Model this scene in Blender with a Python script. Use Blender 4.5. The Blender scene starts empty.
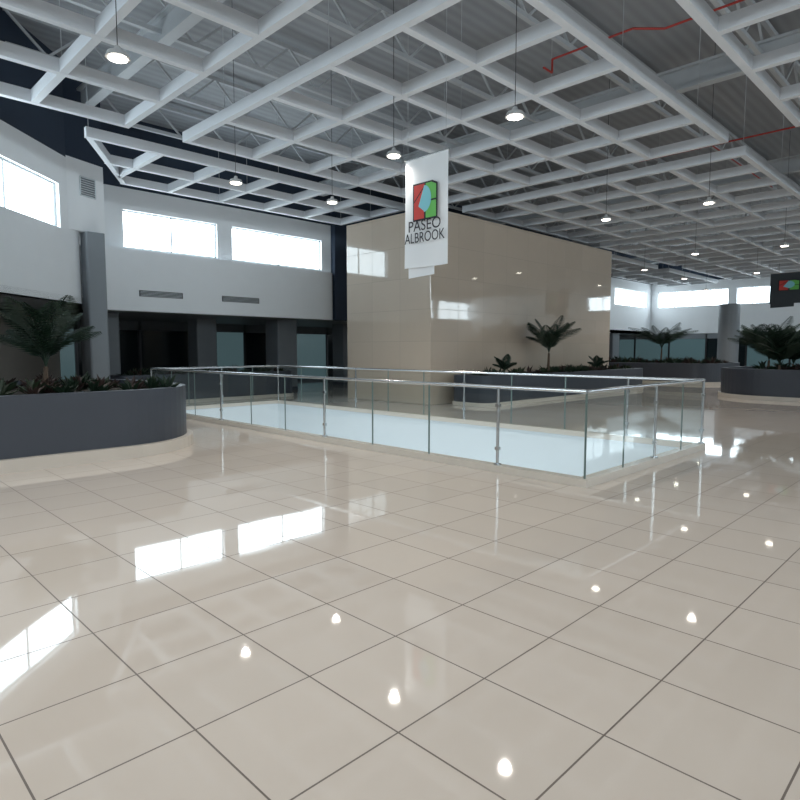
import bpy, math, random
from mathutils import Vector, Matrix
random.seed(7)
sc = bpy.context.scene
try:
    sc.view_settings.view_transform = 'Standard'
    sc.view_settings.exposure = 0.2
except Exception:
    pass
S2 = math.sqrt(2)

# ------------------------------------------------------------------ materials
def nodes(m):
    m.use_nodes = True
    return m.node_tree.nodes, m.node_tree.links, m.node_tree.nodes['Principled BSDF']

def mat(name, col, rough=0.5, metal=0.0, spec=0.5, emit=None, es=0.0, noise=0.0, nscale=3.0, bump=0.0):
    m = bpy.data.materials.new(name)
    n, l, p = nodes(m)
    p.inputs['Base Color'].default_value = (*col, 1)
    p.inputs['Roughness'].default_value = rough
    p.inputs['Metallic'].default_value = metal
    p.inputs['Specular IOR Level'].default_value = spec
    if emit:
        p.inputs['Emission Color'].default_value = (*emit, 1)
        p.inputs['Emission Strength'].default_value = es
    if noise > 0 or bump > 0:
        g = n.new('ShaderNodeNewGeometry')
        t = n.new('ShaderNodeTexNoise'); t.inputs['Scale'].default_value = nscale
        t.inputs['Detail'].default_value = 4
        l.new(g.outputs['Position'], t.inputs['Vector'])
        if noise > 0:
            mx = n.new('ShaderNodeMix'); mx.data_type = 'RGBA'
            mx.inputs['A'].default_value = (*[c*(1-noise) for c in col], 1)
            mx.inputs['B'].default_value = (*[min(1, c*(1+noise)) for c in col], 1)
            l.new(t.outputs['Fac'], mx.inputs['Factor'])
            l.new(mx.outputs['Result'], p.inputs['Base Color'])
        if bump > 0:
            b = n.new('ShaderNodeBump'); b.inputs['Strength'].default_value = bump
            b.inputs['Distance'].default_value = 0.01
            l.new(t.outputs['Fac'], b.inputs['Height'])
            l.new(b.outputs['Normal'], p.inputs['Normal'])
    return m

def joint_mask(n, l, sock, size, off, width):
    """returns socket = 1 on joint line"""
    a = n.new('ShaderNodeMath'); a.operation = 'SUBTRACT'; a.inputs[1].default_value = off
    l.new(sock, a.inputs[0])
    b = n.new('ShaderNodeMath'); b.operation = 'DIVIDE'; b.inputs[1].default_value = size
    l.new(a.outputs[0], b.inputs[0])
    c = n.new('ShaderNodeMath'); c.operation = 'ROUND'
    l.new(b.outputs[0], c.inputs[0])
    d = n.new('ShaderNodeMath'); d.operation = 'SUBTRACT'
    l.new(b.outputs[0], d.inputs[0]); l.new(c.outputs[0], d.inputs[1])
    e = n.new('ShaderNodeMath'); e.operation = 'ABSOLUTE'
    l.new(d.outputs[0], e.inputs[0])
    f = n.new('ShaderNodeMath'); f.operation = 'LESS_THAN'; f.inputs[1].default_value = width/2/size
    l.new(e.outputs[0], f.inputs[0])
    fl = n.new('ShaderNodeMath'); fl.operation = 'FLOOR'
    l.new(b.outputs[0], fl.inputs[0])
    return f.outputs[0], fl.outputs[0]

def tile_mat(name, col, grout, rough, axes, sizes, offs, width, var=0.04, spec=0.5, bumpw=0.02):
    m = bpy.data.materials.new(name)
    n, l, p = nodes(m)
    g = n.new('ShaderNodeNewGeometry')
    s = n.new('ShaderNodeSeparateXYZ'); l.new(g.outputs['Position'], s.inputs[0])
    socks = {'x': s.outputs[0], 'y': s.outputs[1], 'z': s.outputs[2]}
    add = n.new('ShaderNodeMath'); add.operation = 'ADD'
    l.new(s.outputs[0], add.inputs[0]); l.new(s.outputs[1], add.inputs[1])
    socks['h'] = add.outputs[0]
    m1, f1 = joint_mask(n, l, socks[axes[0]], sizes[0], offs[0], width)
    m2, f2 = joint_mask(n, l, socks[axes[1]], sizes[1], offs[1], width)
    mm = n.new('ShaderNodeMath'); mm.operation = 'MAXIMUM'
    l.new(m1, mm.inputs[0]); l.new(m2, mm.inputs[1])
    cb = n.new('ShaderNodeCombineXYZ'); l.new(f1, cb.inputs[0]); l.new(f2, cb.inputs[1])
    wn = n.new('ShaderNodeTexWhiteNoise'); wn.noise_dimensions = '3D'
    l.new(cb.outputs[0], wn.inputs['Vector'])
    ns = n.new('ShaderNodeTexNoise'); ns.inputs['Scale'].default_value = 2.2; ns.inputs['Detail'].default_value = 6
    l.new(g.outputs['Position'], ns.inputs['Vector'])
    av = n.new('ShaderNodeMath'); av.operation = 'ADD'
    l.new(wn.outputs['Value'], av.inputs[0]); l.new(ns.outputs['Fac'], av.inputs[1])
    hv = n.new('ShaderNodeMath'); hv.operation = 'MULTIPLY'; hv.inputs[1].default_value = 0.5
    l.new(av.outputs[0], hv.inputs[0])
    mx = n.new('ShaderNodeMix'); mx.data_type = 'RGBA'
    mx.inputs['A'].default_value = (*[c*(1-var) for c in col], 1)
    mx.inputs['B'].default_value = (*[min(1, c*(1+var)) for c in col], 1)
    l.new(hv.outputs[0], mx.inputs['Factor'])
    m3 = n.new('ShaderNodeMix'); m3.data_type = 'RGBA'
    m3.inputs['B'].default_value = (*grout, 1)
    l.new(mm.outputs[0], m3.inputs['Factor']); l.new(mx.outputs['Result'], m3.inputs['A'])
    l.new(m3.outputs['Result'], p.inputs['Base Color'])
    r = n.new('ShaderNodeMapRange'); r.inputs['To Min'].default_value = rough; r.inputs['To Max'].default_value = 0.6
    l.new(mm.outputs[0], r.inputs['Value']); l.new(r.outputs['Result'], p.inputs['Roughness'])
    p.inputs['Specular IOR Level'].default_value = spec
    n2 = n.new('ShaderNodeTexNoise'); n2.inputs['Scale'].default_value = 1.3; n2.inputs['Detail'].default_value = 1
    l.new(g.outputs['Position'], n2.inputs['Vector'])
    b = n.new('ShaderNodeBump'); b.inputs['Strength'].default_value = bumpw; b.inputs['Distance'].default_value = 0.05
    l.new(n2.outputs['Fac'], b.inputs['Height']); l.new(b.outputs['Normal'], p.inputs['Normal'])
    return m

M = {}
M['floor'] = tile_mat('polished_floor_tile', (0.65, 0.575, 0.505), (0.15, 0.12, 0.10), 0.035, 'xy', (0.575, 0.60), (0.50, 1.06), 0.008, 0.05, 0.65)
M['lower'] = tile_mat('lower_floor_tile', (0.7, 0.7, 0.68), (0.3, 0.3, 0.3), 0.1, 'xy', (0.6, 0.6), (0, 0), 0.01)
M['marble'] = tile_mat('cream_marble_cladding', (0.57, 0.48, 0.39), (0.40, 0.33, 0.26), 0.035, 'hz', (1.2, 0.9), (0, 0), 0.014, 0.06, 0.9, 0.02)
M['white'] = mat('white_paint', (0.90, 0.92, 0.94), 0.6, noise=0.02)
M['beam'] = mat('white_beam_paint', (0.72, 0.75, 0.79), 0.5, noise=0.03)
M['navy'] = mat('navy_paint', (0.018, 0.032, 0.058), 0.6, noise=0.1)
M['gray'] = mat('gray_column_paint', (0.21, 0.23, 0.25), 0.5, noise=0.05)
M['char'] = mat('charcoal_planter_paint', (0.048, 0.056, 0.074), 0.4, noise=0.08)
M['cream'] = mat('cream_wall_paint', (0.5, 0.45, 0.4), 0.5, noise=0.04)
M['curb'] = mat('cream_curb_stone', (0.66, 0.60, 0.53), 0.25, noise=0.06)
M['fascia'] = mat('void_fascia_white', (0.80, 0.85, 0.88), 0.5, noise=0.02)
M['steel'] = mat('brushed_stainless', (0.55, 0.57, 0.58), 0.22, 1.0)
M['dsteel'] = mat('dark_metal', (0.06, 0.06, 0.065), 0.4, 0.8)
M['truss'] = mat('roof_steel_paint', (0.50, 0.52, 0.54), 0.6, noise=0.08)
M['pane'] = mat('daylight_window_glass', (0.8, 0.9, 0.95), 0.1, emit=(0.80, 0.93, 1.0), es=6.0)
M['frame'] = mat('window_frame_white', (0.6, 0.64, 0.66), 0.4)
M['lamp'] = mat('lamp_diffuser', (1, 1, 1), 0.3, emit=(1.0, 0.93, 0.80), es=11)
M['lamph'] = mat('lamp_housing', (0.6, 0.6, 0.6), 0.4, 0.2)
M['soil'] = mat('soil', (0.03, 0.022, 0.016), 0.95, noise=0.3, nscale=20, bump=0.8)
M['leaf'] = mat('palm_leaf', (0.010, 0.028, 0.014), 0.5, noise=0.4, nscale=6)
M['leaf2'] = mat('shrub_leaf', (0.022, 0.038, 0.018), 0.5, noise=0.5, nscale=8)
M['leafr'] = mat('bronze_leaf', (0.045, 0.026, 0.022), 0.5, noise=0.4, nscale=8)
M['bark'] = mat('bark', (0.10, 0.07, 0.05), 0.9, noise=0.3, nscale=15)
M['shop'] = mat('shopfront_glass', (0.015, 0.022, 0.025), 0.08, spec=0.5)
M['shoplit'] = mat('shopfront_lit', (0.05, 0.09, 0.1), 0.2, emit=(0.45, 0.75, 0.82), es=0.08)
M['red'] = mat('red_sprinkler_pipe', (0.42, 0.03, 0.02), 0.4)
M['cloth'] = mat('banner_fabric', (0.86, 0.88, 0.90), 0.8, noise=0.02)
M['lred'] = mat('logo_red', (0.62, 0.06, 0.05), 0.7)
M['lgreen'] = mat('logo_green', (0.16, 0.55, 0.12), 0.7)
M['lblue'] = mat('logo_blue', (0.25, 0.62, 0.70), 0.7)
M['lblack'] = mat('logo_black', (0.02, 0.02, 0.03), 0.7)
M['cloth2'] = mat('dark_banner_fabric', (0.05,0.06,0.07), 0.8)

# corrugated roof deck
def deck_mat():
    m = bpy.data.materials.new('corrugated_roof_deck')
    n, l, p = nodes(m)
    g = n.new('ShaderNodeNewGeometry')
    w = n.new('ShaderNodeTexWave'); w.wave_type = 'BANDS'; w.bands_direction = 'Y'
    w.inputs['Scale'].default_value = 1.2
    l.new(g.outputs['Position'], w.inputs['Vector'])
    mx = n.new('ShaderNodeMix'); mx.data_type = 'RGBA'
    mx.inputs['A'].default_value = (0.29, 0.30, 0.32, 1); mx.inputs['B'].default_value = (0.34, 0.355, 0.375, 1)
    l.new(w.outputs['Fac'], mx.inputs['Factor']); l.new(mx.outputs['Result'], p.inputs['Base Color'])
    b = n.new('ShaderNodeBump'); b.inputs['Strength'].default_value = 0.25; b.inputs['Distance'].default_value = 0.04
    l.new(w.outputs['Fac'], b.inputs['Height']); l.new(b.outputs['Normal'], p.inputs['Normal'])
    p.inputs['Roughness'].default_value = 0.6
    return m
M['deck'] = deck_mat()

def glass_mat():
    m = bpy.data.materials.new('railing_glass')
    m.use_nodes = True
    n, l = m.node_tree.nodes, m.node_tree.links
    n.clear()
    o = n.new('ShaderNodeOutputMaterial')
    t = n.new('ShaderNodeBsdfTransparent'); t.inputs[0].default_value = (0.94, 0.96, 0.96, 1)
    gl = n.new('ShaderNodeBsdfGlossy'); gl.inputs['Roughness'].default_value = 0.01
    gl.inputs['Color'].default_value = (0.95, 1, 1, 1)
    f = n.new('ShaderNodeFresnel'); f.inputs['IOR'].default_value = 1.42
    g = n.new('ShaderNodeNewGeometry')
    inv = n.new('ShaderNodeMath'); inv.operation = 'SUBTRACT'; inv.inputs[0].default_value = 1.0
    l.new(g.outputs['Backfacing'], inv.inputs[1])
    mu = n.new('ShaderNodeMath'); mu.operation = 'MULTIPLY'
    l.new(f.outputs[0], mu.inputs[0]); l.new(inv.outputs[0], mu.inputs[1])
    mx = n.new('ShaderNodeMixShader')
    l.new(mu.outputs[0], mx.inputs[0]); l.new(t.outputs[0], mx.inputs[1]); l.new(gl.outputs[0], mx.inputs[2])
    l.new(mx.outputs[0], o.inputs[0])
    return m
M['glass'] = glass_mat()
M['gedge'] = mat('glass_edge', (0.16, 0.22, 0.21), 0.3)

# ------------------------------------------------------------------ mesh builder
class MB:
    def __init__(s): s.v = []; s.f = []; s.mi = []; s.ms = []
    def m(s, k):
        if k not in s.ms: s.ms.append(k)
        return s.ms.index(k)
    def add(s, vs, fs, k):
        o = len(s.v); s.v += [tuple(v) for v in vs]; i = s.m(k)
        for f in fs: s.f.append([a+o for a in f]); s.mi.append(i)
    def box(s, x0, y0, z0, x1, y1, z1, k):
        s.add([(x0,y0,z0),(x1,y0,z0),(x1,y1,z0),(x0,y1,z0),(x0,y0,z1),(x1,y0,z1),(x1,y1,z1),(x0,y1,z1)],
              [(3,2,1,0),(4,5,6,7),(0,1,5,4),(1,2,6,5),(2,3,7,6),(3,0,4,7)], k)
    def bar(s, p0, p1, w, h, k):
        """box beam between two points, width w (horizontal), height h"""
        p0 = Vector(p0); p1 = Vector(p1); d = (p1-p0).normalized()
        up = Vector((0,0,1)) if abs(d.z) < 0.95 else Vector((1,0,0))
        sd = d.cross(up).normalized(); u2 = sd.cross(d).normalized()
        vs = []
        for p in (p0, p1):
            for a, b in ((-1,-1),(1,-1),(1,1),(-1,1)):
                vs.append(p + sd*(a*w/2) + u2*(b*h/2))
        # sd x u2 = -d, so this winding gives outward normals
        s.add(vs, [(0,1,2,3),(7,6,5,4),(4,5,1,0),(5,6,2,1),(6,7,3,2),(7,4,0,3)], k)
    def cyl(s, p0, p1, r0, k, r1=None, n=12):
        r1 = r0 if r1 is None else r1
        p0 = Vector(p0); p1 = Vector(p1); d = (p1-p0).normalized()
        a = Vector((0,0,1)) if abs(d.z) < 0.9 else Vector((1,0,0))
        e1 = d.cross(a).normalized(); e2 = d.cross(e1)
        vs = []
        for p, r in ((p0, r0), (p1, r1)):
            for i in range(n):
                t = 2*math.pi*i/n
                vs.append(p + e1*(r*math.cos(t)) + e2*(r*math.sin(t)))
        fs = [(i,(i+1)%n,n+(i+1)%n,n+i) for i in range(n)]
        fs += [tuple(range(n))[::-1], tuple(range(n, 2*n))]
        s.add(vs, fs, k)
    def prism(s, poly, z0, z1, k, kt=None):
        n = len(poly)
        s.add([(x,y,z0) for x,y in poly]+[(x,y,z1) for x,y in poly],
              [(i,(i+1)%n,n+(i+1)%n,n+i) for i in range(n)]+[tuple(range(n))[::-1]], k)
        s.add([(x,y,z1) for x,y in poly], [tuple(range(n))], kt or k)
    def ring(s, po, pi, z0, z1, k):
        n = len(po)
        vs = [(x,y,z0) for x,y in po]+[(x,y,z1) for x,y in po]+[(x,y,z0) for x,y in pi]+[(x,y,z1) for x,y in pi]
        fs = []
        for i in range(n):
            j = (i+1) % n
            fs += [(i,j,n+j,n+i), (2*n+j,2*n+i,3*n+i,3*n+j), (n+i,n+j,3*n+j,3*n+i), (j,i,2*n+i,2*n+j)]
        s.add(vs, fs, k)
    def build(s, name, smooth=False, bevel=0, parent=None):
        xs = [v[0] for v in s.v]; ys = [v[1] for v in s.v]; zs = [v[2] for v in s.v]
        o = Vector(((min(xs)+max(xs))/2, (min(ys)+max(ys))/2, min(zs)))
        me = bpy.data.meshes.new(name)
        me.from_pydata([(v[0]-o.x, v[1]-o.y, v[2]-o.z) for v in s.v], [], s.f)
        for k in s.ms: me.materials.append(M[k])
        me.polygons.foreach_set('material_index', s.mi)
        if smooth:
            me.polygons.foreach_set('use_smooth', [True]*len(me.polygons))
        me.update()
        ob = bpy.data.objects.new(name, me); ob.location = o
        sc.collection.objects.link(ob)
        if parent is not None:
            ob.parent = parent; ob.location = o - parent.location
        if bevel:
            b = ob.modifiers.new('bevel', 'BEVEL'); b.width = bevel; b.segments = 2; b.limit_method = 'ANGLE'
        return ob

def rr(x0, y0, x1, y1, r, seg=14):
    pts = []
    for cx, cy, a0 in ((x1-r,y0+r,-90),(x1-r,y1-r,0),(x0+r,y1-r,90),(x0+r,y0+r,180)):
        for i in range(seg+1):
            a = math.radians(a0+90*i/seg)
            pts.append((cx+r*math.cos(a), cy+r*math.sin(a)))
    return pts

def FR(F, R): return ((F+R)/S2, (F-R)/S2)

# ------------------------------------------------------------------ room shell
HX0, HX1, HY0, HY1 = 6.33, 9.95, 3.36, 15.0
DECK = 8.4
b = MB()
XS = [-14, HX0, HX1, 50]; YS = [-14, HY0, HY1, 27]
for i in range(3):
    for j in range(3):
        if i == 1 and j == 1: continue
        b.add([(XS[i],YS[j],0),(XS[i+1],YS[j],0),(XS[i+1],YS[j+1],0),(XS[i],YS[j+1],0)], [(0,1,2,3)], 'floor')
b.build('floor')

b = MB()   # inside of the floor opening
D = -4.6
b.add([(HX0,HY0,-.01),(HX1,HY0,-.01),(HX1,HY1,-.01),(HX0,HY1,-.01),(HX0,HY0,D),(HX1,HY0,D),(HX1,HY1,D),(HX0,HY1,D)],
      [(0,1,5,4),(1,2,6,5),(2,3,7,6),(3,0,4,7)], 'fascia')
b.build('wall_floor_opening')
b = MB(); b.add([(HX0,HY0,D),(HX1,HY0,D),(HX1,HY1,D),(HX0,HY1,D)], [(0,1,2,3)], 'lower'); b.build('floor_lower_level')

b = MB(); b.box(-14,-14,DECK,50,27,DECK+.2,'deck'); b.build('ceiling')

def wall_open(name, p0, p1, th, segs, openings, side=1):
    """vertical wall from p0 to p1; segs = [(z0,z1,mat)], openings = [(s0,s1,z0,z1)] in metres along wall"""
    p0 = Vector((*p0,0)); p1 = Vector((*p1,0)); L = (p1-p0).length; d = (p1-p0)/L
    nrm = Vector((-d.y, d.x, 0))*side
    b = MB()
    def piece(s0, s1, z0, z1, k):
        if s1-s0 < 1e-4 or z1-z0 < 1e-4: return
        q = [p0+d*s0, p0+d*s1, p0+d*s1+nrm*th, p0+d*s0+nrm*th]
        b.add([(v.x,v.y,z0) for v in q]+[(v.x,v.y,z1) for v in q],
              [(3,2,1,0),(4,5,6,7),(0,1,5,4),(1,2,6,5),(2,3,7,6),(3,0,4,7)], k)
    for z0, z1, k in segs:
        ops = [o for o in openings if o[2] < z1 and o[3] > z0]
        if not ops: piece(0, L, z0, z1, k); continue
        ops.sort(); s = 0
        for o in ops:
            piece(s, o[0], z0, z1, k)
            piece(o[0], o[1], z0, max(z0, o[2]), k)
            piece(o[0], o[1], min(z1, o[3]), z1, k)
            s = o[1]
        piece(s, L, z0, z1, k)
    b.build(name)
    return p0, d, nrm

WN = [0]
def window(p0, d, nrm, s0, s1, z0, z1, mull, depth=0.12, pane='pane'):
    WN[0] += 1
    b = MB()
    o = nrm*depth
    def P(s, z, e=0): v = p0+d*s+o+nrm*e; return (v.x, v.y, z)
    b.add([P(s0,z0,.03),P(s1,z0,.03),P(s1,z1,.03),P(s0,z1,.03)], [(0,1,2,3)], pane)
    fw = .045
    b.bar(P(s0,z0+fw/2),P(s1,z0+fw/2),.05,fw,'frame'); b.bar(P(s0,z1-fw/2),P(s1,z1-fw/2),.05,fw,'frame')
    for s in [s0+fw/2, s1-fw/2]+[s0+(s1-s0)*k/(mull+1) for k in range(1,mull+1)]:
        b.bar(P(s,z0),P(s,z1),.05,fw,'frame')
    b.build('window_%d' % WN[0])

ZB, ZBT, ZW0, ZW1, ZWT = 2.71, 4.50, 4.60, 5.72, 6.35
# back wall  (constant Y)
bx0 = 5.9
bo = [(7.15-bx0,10.2-bx0,ZW0,ZW1),(10.75-bx0,14.55-bx0,ZW0,ZW1),(39.2-bx0,44.2-bx0,ZW0,ZW1)]
p,d,nn = wall_open('wall_back', (bx0,18.8), (46,18.8), .3, [(ZB,ZWT,'white'),(ZWT,DECK,'navy')], bo)
for o,m_ in zip(bo,(1,1,1)): window(p,d,nn,*o,m_)
b = MB(); b.box(15.0,18.55,ZB,16.1,18.8,DECK,'navy'); b.build('trim_1')
# far wall (constant X)
fy0 = -13
fo = [(13.55,18.3),(9.3,13.05),(4.5,8.8),(-1,3.8)]
fo = [(a-fy0,c-fy0,ZW0,ZW1) for a,c in fo]
p,d,nn = wall_open('wall_far', (45,fy0), (45,18.8), .3, [(ZB,ZWT,'white'),(ZWT,DECK,'navy')], fo, side=-1)
for o in fo: window(p,d,nn,*o,3)
# diagonal left wall (R=-8)
q0 = FR(-9,-8); q1 = FR(14.9,-8)
do = [(9+9.0,9+14.55,4.42,5.45),(9+3.2,9+8.5,4.42,5.45),(9-2.5,9+2.7,4.42,5.45)]
p,d,nn = wall_open('wall_left', q0, q1, .3, [(ZB,6.15,'white'),(6.15,DECK,'navy')], do)
for o in do: window(p,d,nn,*o,2)
# white pier with vent linking both walls (upper part) and the band return below it
b = MB()
A0 = FR(14.9,-8.0); A1 = (5.87,16.62)
pier = [A0, A1, (5.92,19.1), (4.6,18.6), FR(14.9,-8.3)]
b.prism(pier, ZBT-.02, 6.2, 'white')
b.prism(pier, 6.2, DECK, 'navy')
b.prism([A0, FR(15.35,-8.0), (5.92,18.8), (5.0,18.6), FR(14.9,-8.3)], ZB, ZBT-.02, 'white')
b.build('wall_corner')

# projecting balcony band with a rounded end
arc = [(14.2+.8*math.sin(math.radians(t)), 18.8-.4*math.cos(math.radians(t))) for t in range(0,91,9)]
poly = [(5.9,18.4)]+arc+[(5.9,18.8)]
b = MB()
b.prism(poly, ZB, ZBT, 'white')
for x0, x1 in ((7.4,8.75),(10.1,11.5)):
    b.box(x0,18.385,3.15,x1,18.41,3.33,'dsteel')
    for k in range(4): b.box(x0+.03,18.375,3.17+k*.04,x1-.03,18.386,3.185+k*.04,'frame')
b.build('trim_balcony')
# vent grille on the corner pier
b = MB()
a0_ = Vector((*A0,0)); vd = (Vector((*A1,0))-a0_).normalized(); vn = Vector((vd.y,-vd.x,0))
vc = a0_+vd*.58+vn*.02
for i in range(8):
    z = 5.38+i*.055
    b.bar(vc-vd*.21+Vector((0,0,z)), vc+vd*.21+Vector((0,0,z)), .02, .03, 'gray')
for e in (-.22,.22): b.bar(vc+vd*e+Vector((0,0,5.34)), vc+vd*e+Vector((0,0,5.80)), .03,.03,'frame')
for z in (5.35,5.80): b.bar(vc-vd*.22+Vector((0,0,z)), vc+vd*.22+Vector((0,0,z)), .03,.03,'frame')
b.build('air_vent')

# corridor ceiling (soffits)
b = MB()
b.prism([(5.9,18.8),(46,18.8),(46,26),(-3,26),(-3,24)], ZB, ZB+.2, 'gray')
b.build('ceiling_corridor')
b = MB()
b.prism([FR(-9,-8.0),FR(15.4,-8.0),FR(19,-9.0),FR(22,-13),FR(-9,-13)], ZB-.0, ZB+.15, 'gray')
b.build('ceiling_side')
b = MB()
b.prism([FR(-9,-12.5),FR(22.3,-12.5),FR(22.3,-12.7),FR(-9,-12.7)],0,ZB,'cream')
b.build('wall_side')
# storefronts behind
def shopfront(name, p0, p1, nrm, lit):
    p0 = Vector(p0); p1 = Vector(p1); L = (p1-p0).length; d = (p1-p0)/L; nrm = Vector(nrm)
    b = MB(); n = int(L/2.4)
    for i in range(n):
        s0 = i*L/n; s1 = (i+1)*L/n
        k = 'shoplit' if random.random() < lit else 'shop'
        A = p0+d*s0; B = p0+d*s1
        b.add([(A.x,A.y,0.1),(B.x,B.y,0.1),(B.x,B.y,2.35),(A.x,A.y,2.35)], [(0,1,2,3)], k)
        b.bar(A+nrm*.03, A+nrm*.03+Vector((0,0,2.7)), .1,.1,'dsteel')
    b.bar(p0+nrm*.03+Vector((0,0,.06)), p1+nrm*.03+Vector((0,0,.06)), .1,.12,'dsteel')
    b.bar(p0+nrm*.03+Vector((0,0,2.53)), p1+nrm*.03+Vector((0,0,2.53)), .1,.36,'gray')
    b.build(name)
shopfront('wall_shopfront', (-2,25,0), (46,25,0), (0,-1,0), .35)
shopfront('wall_shopfront_far', (45.1,-13,0), (45.1,25,0), (-1,0,0), .6)
# side / rear walls (behind the camera) with the same clerestory
p,d,nn = wall_open('wall_right', (46,-13), (-13,-13), .3, [(0,ZWT,'white'),(ZWT,DECK,'navy')], [(i*5+1, i*5+5.3, 4.3, 5.9) for i in range(11)])
for i in range(11): window(p,d,nn,i*5+1,i*5+5.3,4.3,5.9,2)
p,d,nn = wall_open('wall_rear', (-12.5,-13), (-12.5,0), .3, [(0,ZWT,'white'),(ZWT,DECK,'navy')], [(1,6,4.0,5.9),(7,12,4.0,5.9)], side=1)
for a in (1,7): window(p,d,nn,a,a+5,4.0,5.9,3)

# ------------------------------------------------------------------ columns
def column(x, y, w, z1, k='gray', round_=False):
    b = MB()
    if round_:
        b.cyl((x,y,0),(x,y,z1),w/2,k,n=28); b.cyl((x,y,0),(x,y,.12),w/2+.03,'char',n=28)
    else:
        b.prism(rr(x-w/2,y-w/2,x+w/2,y+w/2,.06,3),0,z1,k); b.prism(rr(x-w/2-.02,y-w/2-.02,x+w/2+.02,y+w/2+.02,.06,3),0,.12,'char')
    b.build('column')
column(5.50,16.45,.46,ZBT-.03)
column(7.0,20.6,.9,ZB)
column(11.0,21.6,.8,ZB)
column(13.6,20.2,.9,ZB)
column(17.5,21.0,.8,ZB)
column(40,11.95,1.15,4.3,round_=True)
column(40,19.5,1.0,ZB+1)
column(2.6,17.2,.5,ZB)

# ------------------------------------------------------------------ marble block
b = MB(); b.box(12.6,11.4,0,23.4,15.0,5.47,'marble'); b.build('marble_clad_core', bevel=.02)

# ------------------------------------------------------------------ railing
RX0, RX1, RY0, RY1 = 6.23, 10.05, 3.26, 15.1
b = MB()
b.ring([(RX0,RY0),(RX1,RY0),(RX1,RY1),(RX0,RY1)], [(RX0+.14,RY0+.14),(RX1-.14,RY0+.14),(RX1-.14,RY1-.14),(RX0+.14,RY1-.14)], 0, .09, 'curb')
ZT = 1.10
gx0, gx1, gy0, gy1 = RX0+.05, RX1-.05, RY0+.05, RY1-.05
ysm = [gy0, 4.52, 5.7, 6.88, 8.08, 9.24, 10.4, 11.58, 12.75, 13.9, gy1]
xsm = [gx0, 7.25, 8.2, 9.15, gx1]
def pane_(p0, p1):
    p0 = Vector(p0); p1 = Vector(p1); d = (p1-p0).normalized(); a = p0+d*.008; c = p1-d*.008
    b.bar((a.x,a.y,.09+.48),(c.x,c.y,.09+.48),.012,.96,'glass')
    for e in (a, c):
        b.bar((e.x,e.y,.09),(e.x,e.y,1.06),.012,.006,'gedge')
for x in (gx0, gx1):
    for i in range(len(ysm)-1): pane_((x,ysm[i],0),(x,ysm[i+1],0))
for y in (gy0, gy1):
    for i in range(len(xsm)-1): pane_((xsm[i],y,0),(xsm[i+1],y,0))
for a, c in (((gx0,gy0),(gx0,gy1)),((gx1,gy0),(gx1,gy1)),((gx0,gy0),(gx1,gy0)),((gx0,gy1),(gx1,gy1))):
    b.cyl((*a,ZT-.015),(*c,ZT-.015),.022,'steel',n=14)
def rpost(x, y, dx, dy):
    b.cyl((x,y,.09),(x,y,ZT-.02),.02,'steel',n=14)
    b.cyl((x,y,.09),(x,y,.105),.05,'steel',n=18)
    for z in (.3,.85): b.bar((x-dy*.03,y-dx*.03,z),(x+dy*.03,y+dx*.03,z),.045,.04,'steel')
for y in (4.52, 8.08, 11.58): rpost(gx0,y,1,0); rpost(gx1,y,1,0)
rpost(8.2,gy0,0,1); rpost(8.2,gy1,0,1)
rpost(gx0,gy1,1,0); rpost(gx1,gy1,1,0); rpost(gx1,gy0,1,0)
b.build('glass_railing')

# ------------------------------------------------------------------ planters
def planter(x0,y0,x1,y1,r,h,base=.17,bo=.1):
    b = MB(); t = .16
    b.ring(rr(x0,y0,x1,y1,r), rr(x0+t,y0+t,x1-t,y1-t,max(.02,r-t)), 0, h, 'char')
    b.prism(rr(x0+t,y0+t,x1-t,y1-t,max(.02,r-t)), 0.02, h-.1, 'soil')
    b.ring(rr(x0-bo,y0-bo,x1+bo,y1+bo,r+bo), rr(x0+.01,y0+.01,x1-.01,y1-.01,r), 0, base, 'curb')
    return b.build('planter')
P1 = planter(-1.5,8.9,4.75,13.2,1.4,.97)
P2 = planter(13.2,9.9,23.4,11.2,.3,.85,.1,.04)
P3 = planter(6.2,17.0,12.0,17.9,.3,.85,.1,.04)
P4 = planter(21.3,-3,26,7.0,1.8,.95,.12,.08)
P5 = planter(28.5,9.0,33,16,1.2,.95,.12,.08)

def palm(x, y, z, H, L, nf=12, name='palm_plant', k='leaf', trunk=.35, sp=1.0):
    b = MB()
    b.cyl((x,y,z),(x+.03,y,z+H*trunk),.05,'bark',r1=.035,n=8)
    top = Vector((x+.03,y,z+H*trunk))
    for i in range(nf):
        a = 2.4*i+random.uniform(-.25,.25)
        el = random.uniform(.85,1.5); l = L*random.uniform(.75,1.1)
        hd = Vector((math.cos(a),math.sin(a),0))
        pts = []
        for j in range(13):
            t = j/12
            pts.append(top+hd*(sp*l*(.22*t+.42*t*t)*(.35+math.cos(el)))+Vector((0,0,l*(t*math.sin(el)-.36*t*t*(1.5-.5*el)))))
        for j in range(12):
            b.bar(pts[j],pts[j+1],.012,.012,k)
        for j in range(5,31):
            t = j/31; q = t*12; ji = min(11,int(q)); p = pts[ji].lerp(pts[ji+1], q-ji)
            dd = (pts[ji+1]-pts[ji]).normalized(); sd = dd.cross(Vector((0,0,1))).normalized()
            ll = l*.32*math.sin(math.pi*(t*.85+.1))
            for sg in (-1,1):
                tip = p+sd*(sg*ll*.7)+dd*(ll*.6)-Vector((0,0,ll*.4))
                w = dd*.012
                mid = p.lerp(tip,.45)+Vector((0,0,.015))
                b.add([p-w*.4,p+w*.4,mid+w,tip,mid-w],[(0,1,2,3,4)],k)
    b.build(name)

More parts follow.
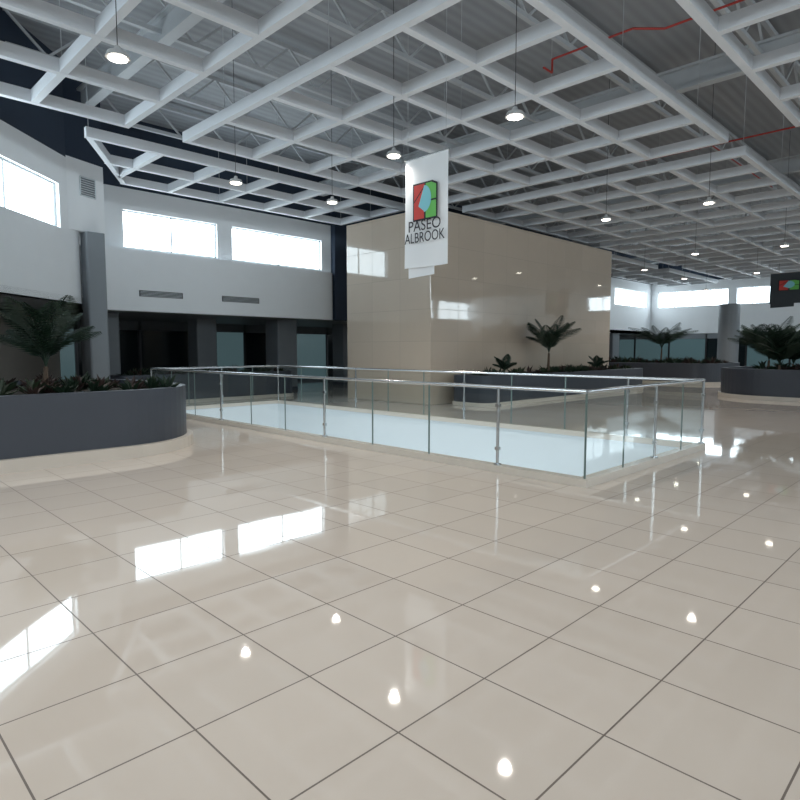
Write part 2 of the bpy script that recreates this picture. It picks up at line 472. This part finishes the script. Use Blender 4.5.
def shrubs(x0,y0,x1,y1,z,n,h,par,ks=('leaf2','leafr','leaf'),name='low_shrubs'):
    b = MB()
    for i in range(n):
        cx, cy = random.uniform(x0,x1), random.uniform(y0,y1); k = random.choice(ks); hh = h*random.uniform(.6,1.2)
        for j in range(16):
            a = random.uniform(0,6.28); el = random.uniform(.4,1.4); l = hh*random.uniform(.7,1.1)
            hd = Vector((math.cos(a),math.sin(a),0)); sd = Vector((-math.sin(a),math.cos(a),0)); c = Vector((cx,cy,z))
            m1 = c+hd*(l*.5*math.cos(el))+Vector((0,0,l*.6*math.sin(el)))
            t1 = c+hd*(l*math.cos(el)*1.1)+Vector((0,0,l*.85*math.sin(el)))
            b.add([c-sd*.01,c+sd*.01,m1+sd*.035,t1,m1-sd*.035],[(0,1,2,3,4)],k)
    b.build(name, parent=par)

palm(2.75,10.6,.87,1.2,1.45,15)
palm(1.6,11.2,.87,1.0,1.0,12)
shrubs(-.5,9.3,4.2,12.6,.85,75,.34,P1)
palm(17.3,10.5,.75,2.0,1.6,16)
palm(15.0,10.6,.75,.4,.7,9)
palm(20.8,10.6,.75,.3,.7,9)
shrubs(13.6,10.1,23.1,11.0,.74,70,.36,P2)
shrubs(6.6,17.2,11.7,17.7,.74,45,.35,P3)
palm(30.9,12.3,.85,2.2,2.1,15,sp=1.3)
palm(23.4,5.7,.85,1.0,1.9,44,sp=1.2)
palm(22.6,5.2,.85,.6,1.5,28,sp=1.2)
palm(24.4,5.2,.85,.6,1.7,28,sp=1.2)
shrubs(21.8,-2,25.5,6.4,.83,80,.4,P4)
shrubs(29,9.5,32.5,15.5,.83,60,.45,P5)

# ------------------------------------------------------------------ suspended ceiling grids
GZ0, GZ1, BW = 5.80, 6.0, .12
def grid(x0, y0, nx, ny, c=1.56, skewx=None):
    b = MB()
    y1 = y0+ny*c; x1 = x0+nx*c
    def xs_at(y): return x0 if skewx is None else x0+(y-y0)*skewx
    for j in range(ny+1):
        y = y0+j*c
        b.box(xs_at(y)-BW/2,y-BW/2,GZ0,x1+BW/2,y+BW/2,GZ1,'beam')
    for i in range(nx+1):
        x = x0+i*c
        for j in range(ny):
            a = y0+j*c+BW/2; e = y0+(j+1)*c-BW/2
            if skewx is not None:
                if i == 0: continue
                ymax = y0+(x-x0)/skewx
                if a > ymax: continue
                e = min(e, ymax)
            b.box(x-BW/2,a,GZ0+.002,x+BW/2,e,GZ1-.002,'beam')
    if skewx is not None:
        b.bar((x0,y0,(GZ0+GZ1)/2),(xs_at(y1),y1,(GZ0+GZ1)/2),BW,GZ1-GZ0-.004,'beam')
    for ii in range(0, nx+1, max(1,nx//2)):
        for jj in range(0, ny+1, max(1,ny//2)):
            x = x0+ii*c; y = y0+jj*c
            if x < xs_at(y): continue
            b.cyl((x,y,GZ1-.01),(x,y,DECK),.006,'truss',n=6)
    b.build('ceiling_grid_panel')
grid(5.96,4.35,5,5)
grid(-3.04,4.35,5,5)
grid(4.45,13.3,6,2,1.5,skewx=.6)
for X in (15.0,24.0,33.0): grid(X,4.35,5,5)
for X in (5.96,15.0,24.0,33.0): grid(X,-4.75,5,5)
for X in (24.6,34): grid(X,13.3,5,2)

# ------------------------------------------------------------------ roof structure
b = MB()
def truss(p0, p1, zt, zb, step, w, k='truss'):
    p0 = Vector(p0); p1 = Vector(p1); L = (p1-p0).length; d = (p1-p0)/L; n = int(L/step)
    for z in (zt, zb): b.bar((p0.x,p0.y,z),(p1.x,p1.y,z),w,w,k)
    for i in range(n):
        a = p0+d*(i*step); m_ = p0+d*((i+.5)*step); c = p0+d*((i+1)*step)
        b.bar((a.x,a.y,zt),(m_.x,m_.y,zb),w*.5,w*.5,k); b.bar((m_.x,m_.y,zb),(c.x,c.y,zt),w*.5,w*.5,k)
y = -6.5
while y < 18.5:
    x_start = max(-12.5, y-11.0)
    truss((x_start,y,0),(44.8,y,0),8.25,7.55,1.5,.09); y += 2.6
for x in (-1.5,5.3,14.4,23.4,32.4,41):
    ytop = min(18.6, x+10.9)
    b.bar((x,-12.8,7.35),(x,ytop,7.35),.22,.05,'truss'); b.bar((x,-12.8,7.8),(x,ytop,7.8),.22,.05,'truss')
    b.bar((x,-12.8,7.57),(x,ytop,7.57),.04,.42,'truss')
b.build('roof_trusses')
b = MB()
pts = [(11.2,-10,7.2),(11.2,4.6,7.2),(10.8,5.0,7.2),(10.8,6.6,7.2),(10.8,6.6,6.95),(10.5,6.6,6.95)]
for i in range(len(pts)-1): b.cyl(pts[i],pts[i+1],.02,'red',n=10)
b.build('sprinkler_pipe')
b = MB()
b.cyl((18,-10,7.1),(18,8,7.1),.022,'red',n=10); b.cyl((18,6,7.1),(24,6,7.1),.02,'red',n=8)
b.build('sprinkler_pipe')

# ------------------------------------------------------------------ lamps
LP = 165
def lamp(x, y, z=4.8):
    b = MB()
    b.cyl((x,y,z+.1),(x,y,DECK),.005,'dsteel',n=8)
    b.cyl((x,y,z+.05),(x,y,z+.13),.05,'lamph',r1=.03,n=20)
    b.cyl((x,y,z),(x,y,z+.06),.135,'lamph',r1=.11,n=28)
    b.cyl((x,y,z-.012),(x,y,z+.002),.10,'lamp',n=28)
    ob = b.build('pendant_lamp')
    l = bpy.data.lights.new('lamp_spot','SPOT'); l.energy = LP; l.spot_size = math.radians(140); l.spot_blend = .8
    l.shadow_soft_size = .07; l.color = (1,.96,.90)
    o = bpy.data.objects.new('lamp_spot', l); sc.collection.objects.link(o); o.parent = ob
    o.location = (x-ob.location.x, y-ob.location.y, -.03)
for x,y,z in ((7.22,4.98,4.75),(7.45,7.6,4.85),(8.75,10.9,4.85),(6.4,11.0,4.85),(2.8,7.33,4.85),
            (14.8,7.4,4.85),(14.8,4.95,4.85),(22.2,7.8,4.85),(22.5,5.2,4.85),(29.5,7.8,4.85),(25.1,10.8,4.85),
            (29.5,10.8,4.85),(36,8.5,4.85),(36,12,4.85),(0.5,3.0,4.85),(3.5,0.5,4.85),(14.8,0.0,4.85),(8.0,-1.0,4.85),(-3,-3,4.85),(-1,5.5,4.85)):
    lamp(x,y,z)

# ------------------------------------------------------------------ banners
def banner(x, y0, y1, z0, z1, name='hanging_banner', cloth='cloth', text=True):
    """vertical cloth in plane X=x, seen from -X; y1 is the left side from the viewer"""
    b = MB(); n = 14; W = y1-y0
    def px(t, z): return x+.03*math.sin(t*5)*(1-(z-z0)/(z1-z0))
    vs = []; nz = 10
    for j in range(nz+1):
        z = z0+(z1-z0)*j/nz
        for i in range(n+1):
            t = i/n; vs.append((px(t,z), y0+W*t, z))
    fs = [(j*(n+1)+i, j*(n+1)+i+1, (j+1)*(n+1)+i+1, (j+1)*(n+1)+i) for j in range(nz) for i in range(n)]
    b.add(vs, fs, cloth)
    b.add([(x+.05,y0+W*.35,z0-.13),(x+.05,y0+W*.98,z0-.16),(x+.05,y1,z1),(x+.05,y0+W*.35,z1)],[(0,1,2,3)],cloth)
    b.cyl((x,y0-.02,z1),(x,y1+.02,z1),.012,'steel',n=10)
    for yy in (y0+.05,y1-.05): b.cyl((x,yy,z1),(x,yy,DECK),.004,'truss',n=6)
    def Q(u, v, e=.045): return (x-e, y1-u*W, z0+v*(z1-z0))
    def shape(pts, k, e): b.add([Q(u,v,e) for u,v in pts],[tuple(range(len(pts)))],k)
    shape([(.22,.42),(.80,.42),(.80,.73),(.68,.76),(.22,.76)],'lblack',.040)
    shape([(.25,.60),(.25,.745),(.50,.745),(.50,.73)],'lred',.044)
    shape([(.25,.435),(.25,.585),(.49,.71),(.49,.435)],'lred',.044)
    shape([(.53,.435),(.53,.58),(.77,.58),(.77,.435)],'lgreen',.044)
    shape([(.53,.595),(.77,.595),(.77,.72),(.66,.745),(.53,.745)],'lgreen',.044)
    arc = [(.49+.17*math.sin(math.radians(t)), .61+.12*math.cos(math.radians(t))) for t in range(0,181,15)]
    shape(arc,'lblue',.048)
    shape([(.36,.55),(.49,.72),(.49,.50)],'lblue',.048)
    ob = b.build(name)
    if text:
        for i, s in enumerate(('PASEO','ALBROOK')):
            c = bpy.data.curves.new('lettering_%d'%i,'FONT'); c.body = s; c.size = .25 if i==0 else .235; c.align_x = 'CENTER'; c.extrude = .001; c.offset = .0
            t = bpy.data.objects.new('lettering_%d'%(i+1), c); sc.collection.objects.link(t)
            t.data.materials.append(M['lblack'])
            mw = Matrix(((0,0,-1,x-.05),(-1,0,0,(y0+y1)/2),(0,1,0,z0+(z1-z0)*(.33 if i==0 else .225)),(0,0,0,1)))
            if i == 1: mw = mw @ Matrix.Scale(.82,4,(1,0,0))
            t.parent = ob; t.matrix_parent_inverse = Matrix.Identity(4)
            t.matrix_local = Matrix.Translation(-ob.location) @ mw
banner(7.5,6.42,7.36,2.93,4.72)
banner(28.0,5.6,6.9,3.4,4.6,cloth='cloth2',text=False)

# ------------------------------------------------------------------ light
def area(name, loc, rot, sx, sy, power, col):
    l = bpy.data.lights.new(name,'AREA'); l.shape = 'RECTANGLE'; l.size = sx; l.size_y = sy; l.energy = power; l.color = col
    o = bpy.data.objects.new(name, l); o.location = loc; o.rotation_euler = rot; sc.collection.objects.link(o); return o
# added unseen uplight brightening the opening walls, stands in for lower storey bounce
area('lower_level_fill', ((HX0+HX1)/2,(HY0+HY1)/2,-4.2), (math.radians(180),0,0), 3.0, 11, 115, (.88,.95,1))
w = bpy.data.worlds.new('World'); sc.world = w; w.use_nodes = True
w.node_tree.nodes['Background'].inputs[0].default_value = (.75,.85,1,1)
w.node_tree.nodes['Background'].inputs[1].default_value = .6

# ------------------------------------------------------------------ camera
c = bpy.data.cameras.new('Camera'); c.lens = 605/800*36; c.sensor_width = 36; c.clip_end = 200
co = bpy.data.objects.new('Camera', c); co.location = (0,0,1.55)
co.rotation_euler = (math.radians(90-4.72),0,math.radians(-45)); sc.collection.objects.link(co)
sc.camera = co
